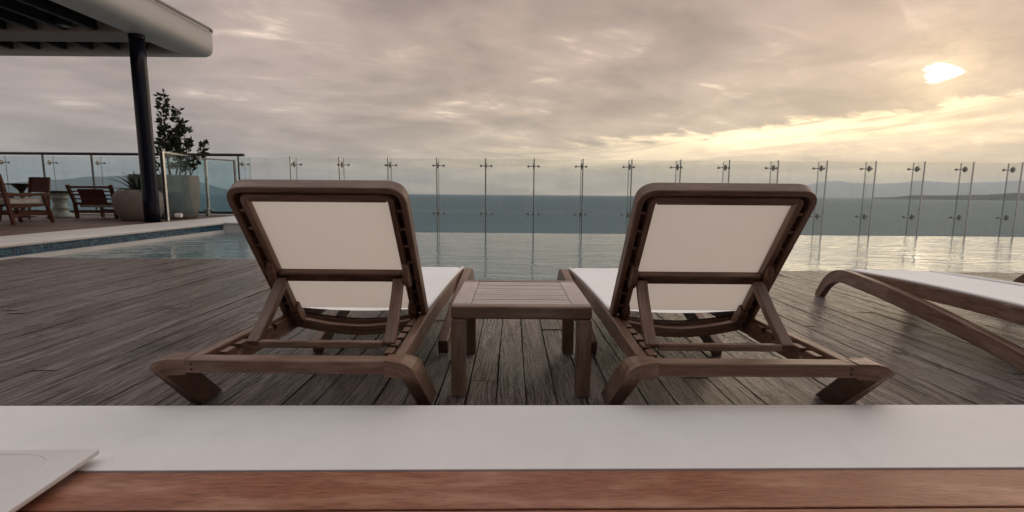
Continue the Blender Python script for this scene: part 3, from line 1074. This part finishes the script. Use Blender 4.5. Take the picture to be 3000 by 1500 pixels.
def shrub(name, label, loc, stems, nleaf, seed, leafsize):
    rn = random.Random(seed)
    root = thing(name, label, 'plant', loc)
    lf = MB()
    tw = MB()
    for (base, tip, r0, bush) in stems:
        base, tip = Vector(base), Vector(tip)
        pts = []
        mid = (base + tip) * .5 + Vector((rn.uniform(-.07, .07), rn.uniform(-.05, .05), 0))
        for i in range(8):
            f_ = i / 7
            pts.append(base * (1 - f_) ** 2 + mid * 2 * f_ * (1 - f_) + tip * f_ * f_)
        tw.tube(pts, [r0 * (1 - .75 * i / 7) for i in range(8)], 6)
        tot = int(nleaf * (tip - base).length)
        for i in range(tot):
            f_ = 0.32 + .68 * rn.random() ** .9
            k = min(6, int(f_ * 7))
            q = pts[k].lerp(pts[k + 1], f_ * 7 - k)
            spread = bush * (1.05 - f_) + .045
            # clumped twigs
            tws = int(f_ * 13 + rn.random() * 2)
            trn = random.Random(seed * 97 + tws + int(tip.x * 100))
            dirv = Vector((trn.uniform(-1, 1), trn.uniform(-1, 1), trn.uniform(-.15, .65))).normalized()
            ext = rn.random() ** .7 * spread
            c_ = q + dirv * ext + Vector((rn.gauss(0, .016), rn.gauss(0, .016), rn.gauss(0, .016)))
            if rn.random() < .06:
                tw.tube([q, c_], .004, 4, False)
            ax = (dirv * .7 + Vector((rn.uniform(-.8, .8), rn.uniform(-.8, .8), rn.uniform(-.3, .9)))).normalized()
            sd = ax.cross(Vector((rn.uniform(-1, 1), rn.uniform(-1, 1), rn.uniform(-.4, .4)))).normalized()
            l = leafsize * rn.uniform(.7, 1.25)
            nrm = ax.cross(sd) * (l * .10)
            kk = len(lf.v)
            lf.v += [tuple(c_), tuple(c_ + ax * l * .45 + sd * l * .24 + nrm), tuple(c_ + ax * l), tuple(c_ + ax * l * .45 - sd * l * .24 + nrm)]
            lf.face((kk, kk + 1, kk + 2), [(0, 0), (1, 0), (1, 1)])
            lf.face((kk, kk + 2, kk + 3), [(0, 0), (1, 0), (1, 1)])
    tw.build('trunk', 'bark', root, smooth=True)
    o_ = lf.build('crown', 'leaf', root)
    o_['kind'] = 'stuff'
    return root


shrub('potted_tree', 'tall leafy shrub growing from the grey planter above the glass screen', (-8.36, 12.1, TZ + 1.0),
      [((-.16, 0, 0), (-.18, .0, 2.02), .018, .17), ((-.05, .05, 0), (.12, .05, 1.66), .018, .26), ((.06, 0, 0), (.34, -.03, 1.20), .016, .26),
       ((-.10, -.1, 0), (-.16, -.1, 1.25), .015, .26), ((.02, .1, 0), (.08, .1, 1.30), .015, .26), ((.2, .0, 0), (.44, .0, .90), .013, .20), ((-.2, .1, 0), (-.26, .12, .90), .013, .22),
       ((.26, .1, .0), (.74, .1, .86), .011, .055), ((.05, -.1, 0), (.22, -.15, .42), .010, .22), ((-.3, -.1, 0), (-.42, -.15, .40), .010, .22), ((.25, -.1, 0), (.42, -.15, .36), .010, .20)], 125, 4, .118)

# ------------------------------------------------------------------ terrace furniture
ac = thing('slatted_armchair', 'dark red slatted armchair seen from behind beside the round pot', 'armchair', (-9.93, 11.5, TZ))
for sx in (-.48, .48):
    p = MB()
    p.sweep([(sx * .97, .0, 0.002), (sx * 1.0, -.02, .40), (sx * 1.05, -.14, .80)], (1, 0, 0), .065, .06)
    p.build('leg', 'redwood', ac, bevel=.006)
    p = MB()
    p.sweep([(sx * .97, .72, 0.002), (sx * .97, .70, .56)], (1, 0, 0), .065, .06)
    p.build('leg', 'redwood', ac, bevel=.006)
    p = MB()
    p.sweep([(sx * 1.0, -.06, .575), (sx * .99, .78, .59)], (0, 0, 1), .09, .035)
    p.build('armrest', 'redwood', ac, bevel=.006)
for i, z in enumerate((.36, .47, .56, .65, .745)):
    y_ = -.02 - .12 * sm(z, .40, .80)
    p = MB()
    h_ = .055 if i in (0, 4) else .032
    p.sweep([(-.47, y_, z), (.47, y_, z)], (0, 0, 1), .022, h_)
    p.build('slat', 'redwood', ac, bevel=.003)
p = MB()
p.sweep([(.02, -.045, .36), (.02, -.075, .52), (.02, -.145, .70)], (1, 0, 0), .014, .60)
p.build('back_panel', 'leather', ac)
for z, y_ in ((.17, .0), (.17, .70), (.30, .70)):
    p = MB()
    p.sweep([(-.45, y_, z), (.45, y_, z)], (0, 0, 1), .03, .07)
    p.build('rail', 'redwood', ac, bevel=.004)
p = MB()
p.box(-.43, .43, .03, .70, .27, .37)
p.build('cushion', 'cushion', ac, bevel=.03, seg=3)


def safari(name, label, loc, rz, pan):
    """low chair in side view: raked front and rear legs, arm rails, a hide back panel and a cushion"""
    r = thing(name, label, 'chair', loc, rz, 'low terrace chairs')
    for sy in (-.33, .33):
        p = MB()
        p.sweep([(.06, sy, 0.002), (.0, sy, .40), (-.06, sy, .76), (-.10, sy, .96)], (0, 1, 0), [.05, .065, .055, .045], .05)
        p.build('leg', 'redwood', r, bevel=.005)
        p = MB()
        p.sweep([(.86, sy, 0.002), (.76, sy, .40), (.70, sy, .60)], (0, 1, 0), [.045, .065, .06], .05)
        p.build('leg', 'redwood', r, bevel=.005)
        p = MB()
        p.sweep([(-.05, sy, .575), (.30, sy, .565), (.72, sy, .585)], (0, 1, 0), .06, .06)
        p.build('armrest', 'redwood', r, bevel=.006)
        p = MB()
        p.sweep([(.03, sy, .16), (.40, sy, .20), (.80, sy, .18)], (0, 1, 0), .06, .03)
        p.build('stretcher', 'redwood', r, bevel=.004)
        p = MB()
        p.sweep([(.0, sy, .33), (.78, sy, .37)], (0, 1, 0), .05, .03)
        p.build('seat_rail', 'redwood', r, bevel=.004)
    p = MB()
    p.sweep([(-.03, 0, .62), (-.075, 0, .80), (-.12, 0, .965)], (0, 1, 0), .016, .70)
    p.build('back_panel', pan, r)
    p = MB()
    p.box(.03, .74, -.30, .30, .385, .50)
    p.build('cushion', 'cushion', r, bevel=.035, seg=3)
    return r


safari('safari_chair', 'nearest low wooden chair with tan hide back at the photo edge', (-9.90, 9.15, TZ), R(90), 'tan')
second = safari('safari_chair', 'low wooden chair with oxblood back in front of the celadon stool', (-10.98, 11.2, TZ), R(-84), 'leather')
second.scale = (0.9, 0.62, 1.0)
stl = thing('pedestal_stool', 'celadon pedestal stool with dark flared rim between the chairs', 'stool', (-11.25, 12.0, TZ))
p = MB()
p.lathe([(.30, 0.0), (.30, .03), (.20, .10), (.15, .14), (.145, .20), (.16, .21), (.16, .25), (.14, .26), (.13, .36), (.15, .46), (.17, .47), (.17, .49), (.15, .50), (.20, .58), (.30, .635), (.02, .637)], 36)
p.build('pedestal', 'celadon', stl, smooth=True)
p = MB()
p.lathe([(.20, .581), (.33, .642), (.335, .655), (.25, .66), (.02, .662)], 36)
p.build('rim', 'darkbowl', stl)
tbl = thing('pedestal_table', 'small round dark pedestal table behind the nearest terrace chair', 'table', (-12.22, 12.05, TZ))
p = MB()
p.lathe([(.22, 0), (.22, .02), (.05, .04), (.045, .62), (.09, .70), (.17, .78), (.17, .79)], 24)
p.build('pedestal', 'darkbowl', tbl, smooth=True)
p = MB()
p.lathe([(.27, .792), (.28, .80), (.28, .825), (.27, .83)], 32)
p.build('table_top', 'darkbowl', tbl)

# ------------------------------------------------------------------ side table
T0 = thing('side_table', 'teak slatted side table standing between the two reclined loungers', 'table', (0.04, 1.885, 0))
TW, TD, TH = 0.285, 0.60, 0.385
lw = 0.058
for sx in (-1, 1):
    for y0 in (0.0, TD - lw):
        p = MB()
        a, bq = sorted((sx * TW, sx * (TW - lw)))
        p.box(a, bq, y0, y0 + lw, 0.001, TH - 0.056, 2)
        p.build('leg', 'table', T0, bevel=.005)
    p = MB()
    a, bq = sorted((sx * TW, sx * (TW - .030)))
    p.box(a, bq, lw + .001, TD - lw - .001, TH - .054, TH - .008, 1)
    p.build('apron', 'table', T0, bevel=.003)
for y0, y1 in ((0.0, .045), (TD - .045, TD)):
    p = MB()
    p.box(-TW, TW, y0, y1, TH - .055, TH, 0)
    p.build('apron', 'table', T0, bevel=.009, seg=3)
for sx in (-1, 1):
    p = MB()
    a, bq = sorted((sx * TW, sx * (TW - .078)))
    p.box(a, bq, .0465, TD - .0465, TH - .030, TH - .0005, 1)
    p.build('side_board', 'sheen_top', T0, bevel=.006)
ns = 11
pit = (TD - .093) / ns
for i in range(ns):
    p = MB()
    y0 = .0465 + i * pit
    p.box(-TW + .0795, TW - .0795, y0 + .002, y0 + pit - .003, TH - .022, TH - .001 - random.uniform(0, .0015), 0)
    p.build('slat', 'sheen_top', T0, bevel=.002)


# ------------------------------------------------------------------ sun loungers
def rounded(pts, r, n=5):
    """round the inner corners of an open polyline of 3D points"""
    P = [Vector(q) for q in pts]
    o_ = [P[0]]
    for i in range(1, len(P) - 1):
        a = (P[i - 1] - P[i]).normalized()
        b_ = (P[i + 1] - P[i]).normalized()
        ri = r[i - 1] if hasattr(r, '__len__') else r
        p0, p1 = P[i] + a * ri, P[i] + b_ * ri
        for k in range(n + 1):
            f_ = k / n
            o_.append(p0 * (1 - f_) ** 2 + P[i] * 2 * f_ * (1 - f_) + p1 * f_ * f_)
    o_.append(P[-1])
    return o_


def lounger(label, loc, rz, sgn, flat=False, group=None, y0s=.95):
    """sgn = +1: the splayed outer side is at +x. Local y runs from the rear bar to the foot."""
    L = thing('sun_lounger', label, 'sun lounger', loc, rz, group)
    X = lambda q: q * sgn
    # side rails, slightly tapering
    for s, xr in ((1, .345), (-1, .315)):
        p = MB()
        pts = []
        for i in range(13):
            f_ = i / 12
            y_ = .02 + 2.20 * f_
            hx = xr + (.300 - xr) * sm(y_, 0, .75) - .0 * f_
            z_ = .268 + .012 * math.sin(f_ * 3.1) - .045 * f_ * f_
            pts.append((X(s * hx) - .0, y_, z_))
        dpt = [.046 + .038 * sm(a_[1], .05, .55) for a_ in pts]
        p.sweep([(a_, b_, c_ + .033 - q_ / 2) for (a_, b_, c_), q_ in zip(pts, dpt)], (0, 0, 1), .034, dpt)
        p.build('side_rail', 'teak', L, bevel=.005)
        # notched rack on the inside of the rail
        rk = [(.062, .258), (.062, .292)]
        y_ = .075
        for k in range(5):
            rk += [(y_, .293), (y_ + .006, .270), (y_ + .016, .258), (y_ + .030, .262), (y_ + .036, .276), (y_ + .026, .294)]
            y_ += .088
        rk += [(.56, .293), (.56, .225), (.25, .228)]
        p = MB()
        xa = X(s * (xr - .020 - .030))
        p.prism(rk, 0, xa - .013, xa + .013)
        p.build('notched_rack', 'teak', L, bevel=.002, seg=1)
    # rear bar and its two raked legs
    p = MB()
    p.box(*sorted((X(.40), X(-.325))), .0, .058, .256, .300, 0)
    p.build('rear_bar', 'teak', L, bevel=.006, seg=3)
    for s, xt, xb in ((1, .43, .555), (-1, .355, .345)):
        p = MB()
        pts = rounded([(X(s * (xt - .075)), .028, .277), (X(s * xt), .028, .277), (X(s * xb), .40, .0)], (.022 if s > 0 else .060), 6)
        dp = [.058 + (.130 - .058) * (i / (len(pts) - 1)) for i in range(len(pts))]
        # sole cut level with the deck
        p.sweep(pts, (0, 1, 0), .052, dp)
        for i in range(len(p.v) - 4, len(p.v)):
            q = p.v[i]
            p.v[i] = (q[0], q[1], 0.001)
        p.build('leg', 'teak', L, bevel=.006, seg=2)
    # wooden plugs over the screws
    for xq, yq, zq in ((X(.335), -.0012, .286), (X(.335), -.0012, .269), (X(-.30), -.0012, .278)):
        p = MB()
        p.tube([(xq, yq, zq), (xq, .004, zq)], .0048, 8)
        p.build('screw_plug', 'teak_in', L)
    # long arched foot rails
    for s in (1, -1):
        p = MB()
        yz = []
        for k in range(6):
            f_ = k / 6
            yz.append((y0s + (1.93 - y0s) * f_, .036 + .178 * (1 - (1 - f_) ** 1.4)))
        yz += [(1.93, .214), (2.09, .223), (2.21, .212), (2.30, .178), (2.37, .126), (2.43, .055), (2.47, .0)]
        pts = []
        for i, (y_, z_) in enumerate(yz):
            f_ = i / (len(yz) - 1)
            pts.append((X(s * (.328 + .026 * min(1, f_ * 2.2))), y_, z_))
        P2 = []
        for i in range(len(pts) - 1):        # smooth the arch
            for k in range(2):
                f_ = k / 2
                a, b_ = Vector(pts[i]), Vector(pts[i + 1])
                pa, pb2 = Vector(pts[max(0, i - 1)]), Vector(pts[min(len(pts) - 1, i + 2)])
                P2.append(0.5 * ((2 * a) + (b_ - pa) * f_ + (2 * pa - 5 * a + 4 * b_ - pb2) * f_ * f_ + (3 * a - pa - 3 * b_ + pb2) * f_ ** 3))
        P2.append(Vector(pts[-1]))
        p.sweep(P2, (1, 0, 0), [.078 + .026 * math.sin(math.pi * min(1, q / len(P2) * 1.15)) for q in range(len(P2))], .052)
        for i in range(len(p.v) - 4, len(p.v)):
            q = p.v[i]
            p.v[i] = (q[0], q[1], 0.001)
        p.build('foot_rail', 'teak', L, bevel=.007, seg=3)
    # cross rails: a bowed one at the pivot, others under the seat
    for y_, bow in ((.63, .040), (.70, .030), (2.16, .0)):
        p = MB()
        z0 = .262 if y_ < 1 else .215
        pts = [(-.285 + .57 * i / 12, y_, z_) for i, z_ in enumerate([z0 - bow * math.sin(math.pi * i / 12) for i in range(13)])]
        p.sweep(pts, (0, 1, 0), .044, .034)
        p.build('cross_rail', 'teak', L, bevel=.005)
    # seat canvas, sagging between the rails
    cv = MB()
    y0c, y1c = (.66, 2.20) if not flat else (.0, 2.20)

    def seat(u, v):
        y_ = y0c + (y1c - y0c) * v
        f_ = (y_ - .02) / 2.2
        z_ = .268 + .012 * math.sin(f_ * 3.1) - .045 * f_ * f_ + .045
        hx = .300
        q = (u - .5) * 2
        return (q * hx, y_, z_ - .034 * (1 - q * q) * math.sin(math.pi * min(1, max(.1, v))) ** .6 - .012 * (abs(q) > .97))
    cv.grid(seat, 14, 20)
    cv.build('seat_canvas', 'seat', L, smooth=True)
    for s in (1, -1):
        p = MB()
        pts = []
        for i in range(15):
            y_ = y0c + (y1c - y0c) * i / 14
            f_ = (y_ - .02) / 2.2
            z_ = .268 + .012 * math.sin(f_ * 3.1) - .045 * f_ * f_ + .041
            pts.append((s * .303, y_, z_))
        p.tube(pts, .010, 8)
        p.build('seat_piping', 'seat', L, smooth=True)
    if flat:
        return L
    # backrest, built in its own plane: u across, v up the back, w to the rear
    O = Vector((0, .60, .312))
    V = (Vector((0, .19, .882)) - O).normalized()
    U = Vector((1, 0, 0))
    Wd = U.cross(V)                       # points to the front
    if Wd.y > 0:
        Wd = -Wd                          # points to the rear, towards the camera
    bp = lambda u, v, w=0.0: O + U * u + V * v + Wd * w
    hw, top = .303, .666
    # outer frame
    p = MB()
    pts = rounded([bp(-hw, -.035), bp(-hw, top), bp(hw, top), bp(hw, -.035)], .060, 7)
    p.sweep(pts, Wd, .024, .054)
    p.build('back_frame', 'teak', L, bevel=.007, seg=3)
    # dark board at the bottom of each slot between the two frames
    for s in (-1, 1):
        p = MB()
        a, b_ = sorted((s * .297, s * .262))
        p.hexa([bp(u_, v_, w_) for u_ in (a, b_) for v_ in (-.02, top - .02) for w_ in (-.024, -.0165)], 1)
        p.build('slot_lining', 'teak_in', L)
    # inner frame that carries the canvas
    hi, ti = .259, .642
    p = MB()
    pts = rounded([bp(-hi, .012, .006), bp(-hi, ti - .004, .006), bp(hi, ti - .004, .006), bp(hi, .012, .006)], .028, 5)
    p.sweep(pts, Wd, .022, .040)
    P8 = [bp(u_, v_, w_) for u_ in (-hi + .016, hi - .016) for v_ in (ti - .030, ti - .012) for w_ in (-.012, .022)]
    p.hexa(P8, 0)
    p.build('inner_frame', 'teak', L, bevel=.005)
    # small spacers across the slot
    for s in (-1, 1):
        for v_ in (.07, .15, .235, .318, .403, .488, .572):
            p = MB()
            a, b_ = sorted((s * .2905, s * .2705))
            p.hexa([bp(u_, q, w_) for u_ in (a, b_) for q in (v_ - .006, v_ + .006) for w_ in (-.011, .016)], 0)
            p.build('spacer', 'teak', L)
    # back canvas
    cv = MB()
    cv.grid(lambda u, v: bp((u - .5) * 2 * (hi - .004), 0.022 + (ti - .044) * v, -.004 - .018 * (1 - (2 * u - 1) ** 2) * math.sin(math.pi * v) ** .7), 10, 12)
    cv.build('back_canvas', 'canvas', L, smooth=True)
    # cross bar of the back with its two knuckles
    p = MB()
    p.hexa([bp(u_, v_, w_) for u_ in (-.247, .247) for v_ in (.226, .270) for w_ in (.004, .036)], 0)
    p.build('back_bar', 'teak', L, bevel=.005)
    for s in (-1, 1):
        p = MB()
        pr_ = [(.200, .0), (.205, .040), (.225, .058), (.262, .060), (.300, .050), (.322, .030), (.325, .0)]
        k0 = len(p.v)
        for uu in (s * .266 - .013, s * .266 + .013):
            for v_, w_ in pr_:
                p.v.append(tuple(bp(uu, v_, w_)))
        N = len(pr_)
        p.face(range(N), [(0, 0)] * N)
        p.face(range(2 * N - 1, N - 1, -1), [(0, 0)] * N)
        for i in range(N):
            j = (i + 1) % N
            p.face((j, i, N + i, N + j), [(0, 0), (0, .02), (.02, .02), (.02, 0)])
        p.build('knuckle', 'teak', L, bevel=.006)
        # pivot bracket at the foot of the back
        p = MB()
        pr_ = [(-.055, -.015), (-.045, .022), (-.005, .034), (.040, .032), (.058, .014), (.060, -.015)]
        for uu in (s * .255 - .018, s * .255 + .018):
            for v_, w_ in pr_:
                p.v.append(tuple(bp(uu, v_, w_)))
        N = len(pr_)
        p.face(range(N), [(0, 0)] * N)
        p.face(range(2 * N - 1, N - 1, -1), [(0, 0)] * N)
        for i in range(N):
            j = (i + 1) % N
            p.face((j, i, N + i, N + j), [(0, 0), (0, .02), (.02, .02), (.02, 0)])
        p.build('pivot_bracket', 'teak', L, bevel=.006)
    # prop: two legs hinged at the bar, joined by a rod that rests in the notches
    top_v = .248
    for s in (-1, 1):
        a = bp(s * .232, top_v, .045)
        b_ = Vector((s * .2455, .205, .288))
        mid = (a + b_) * .5 + Vector((0, .012, 0))
        p = MB()
        p.sweep([a, a * .75 + b_ * .25 + Vector((0, .01, 0)), mid, b_], (1, 0, 0), .030, .042)
        p.build('prop_leg', 'teak', L, bevel=.005)
    p = MB()
    p.box(-.222, .222, .192, .220, .277, .302, 0)
    p.build('prop_bar', 'teak', L, bevel=.005)
    return L


GL = 'teak sun loungers in a row on the deck'
lounger('teak sun lounger with raised white back, left of the side table', (-.685, 1.472, 0), 0.0, -1, group=GL)
lounger('teak sun lounger with raised white back, right of the side table', (.750, 1.472, 0), 0.0, 1, group=GL)
lounger('teak sun lounger with flat white seat cut by the right photo edge', (2.70, 1.50, 0), R(-6), 1, True, group=GL, y0s=.50)
lounger('farthest sun lounger, only its foot tip showing at the right edge', (4.52, 1.60, 0), R(-3), 1, True, group=GL, y0s=.50)

# ------------------------------------------------------------------ the white tray at the lower left
tr = thing('white_tray', 'white moulded tray lying over kerb and planks at lower left', 'tray', (-1.042, 1.146, .152))
p = MB()
p.prism([(-.62, -.02), (.0, .0), (.018, -.24), (.04, -.52), (-.62, -.56)], 2, 0.016, .030)
p.build('tray_body', 'tray', tr, bevel=.004, seg=3)
rim = rounded([(-.60, -.035, .0305), (-.062, -.028, .0305), (-.035, -.27, .0305), (-.03, -.50, .0305), (-.55, -.52, .0305)], [.10, .02, .1], 9)
p = MB()
p.tube([(a_[0], a_[1], a_[2] - .0014) for a_ in rim], .0026, 8)
p.build('tray_rim', 'tray', tr, smooth=True)
p = MB()
for q in ((-.08, -.08), (-.5, -.08), (-.06, -.45), (-.5, -.45)):
    p.box(q[0] - .02, q[0] + .02, q[1] - .02, q[1] + .02, .0, .017)
p.build('tray_feet', 'tray', tr)

# ------------------------------------------------------------------ sea haze
hz_ = MB()
hz_.box(-45000, 45000, -400, 41000, SEA_Z - 1.5, 1500)
ho = hz_.build('haze', 'base')
m = bpy.data.materials.new('sea haze')
m.use_nodes = True
t = NT(m.node_tree)
o = t.new('ShaderNodeOutputMaterial')
vol = t.new('ShaderNodeVolumePrincipled')
vol.inputs['Color'].default_value = (0.79, 0.89, 0.98, 1)
vol.inputs['Density'].default_value = 3.4e-5
vol.inputs['Anisotropy'].default_value = 0.5
m.node_tree.links.new(vol.outputs[0], o.inputs['Volume'])
ho.data.materials.clear()
ho.data.materials.append(m)
tag(ho, kind='stuff')
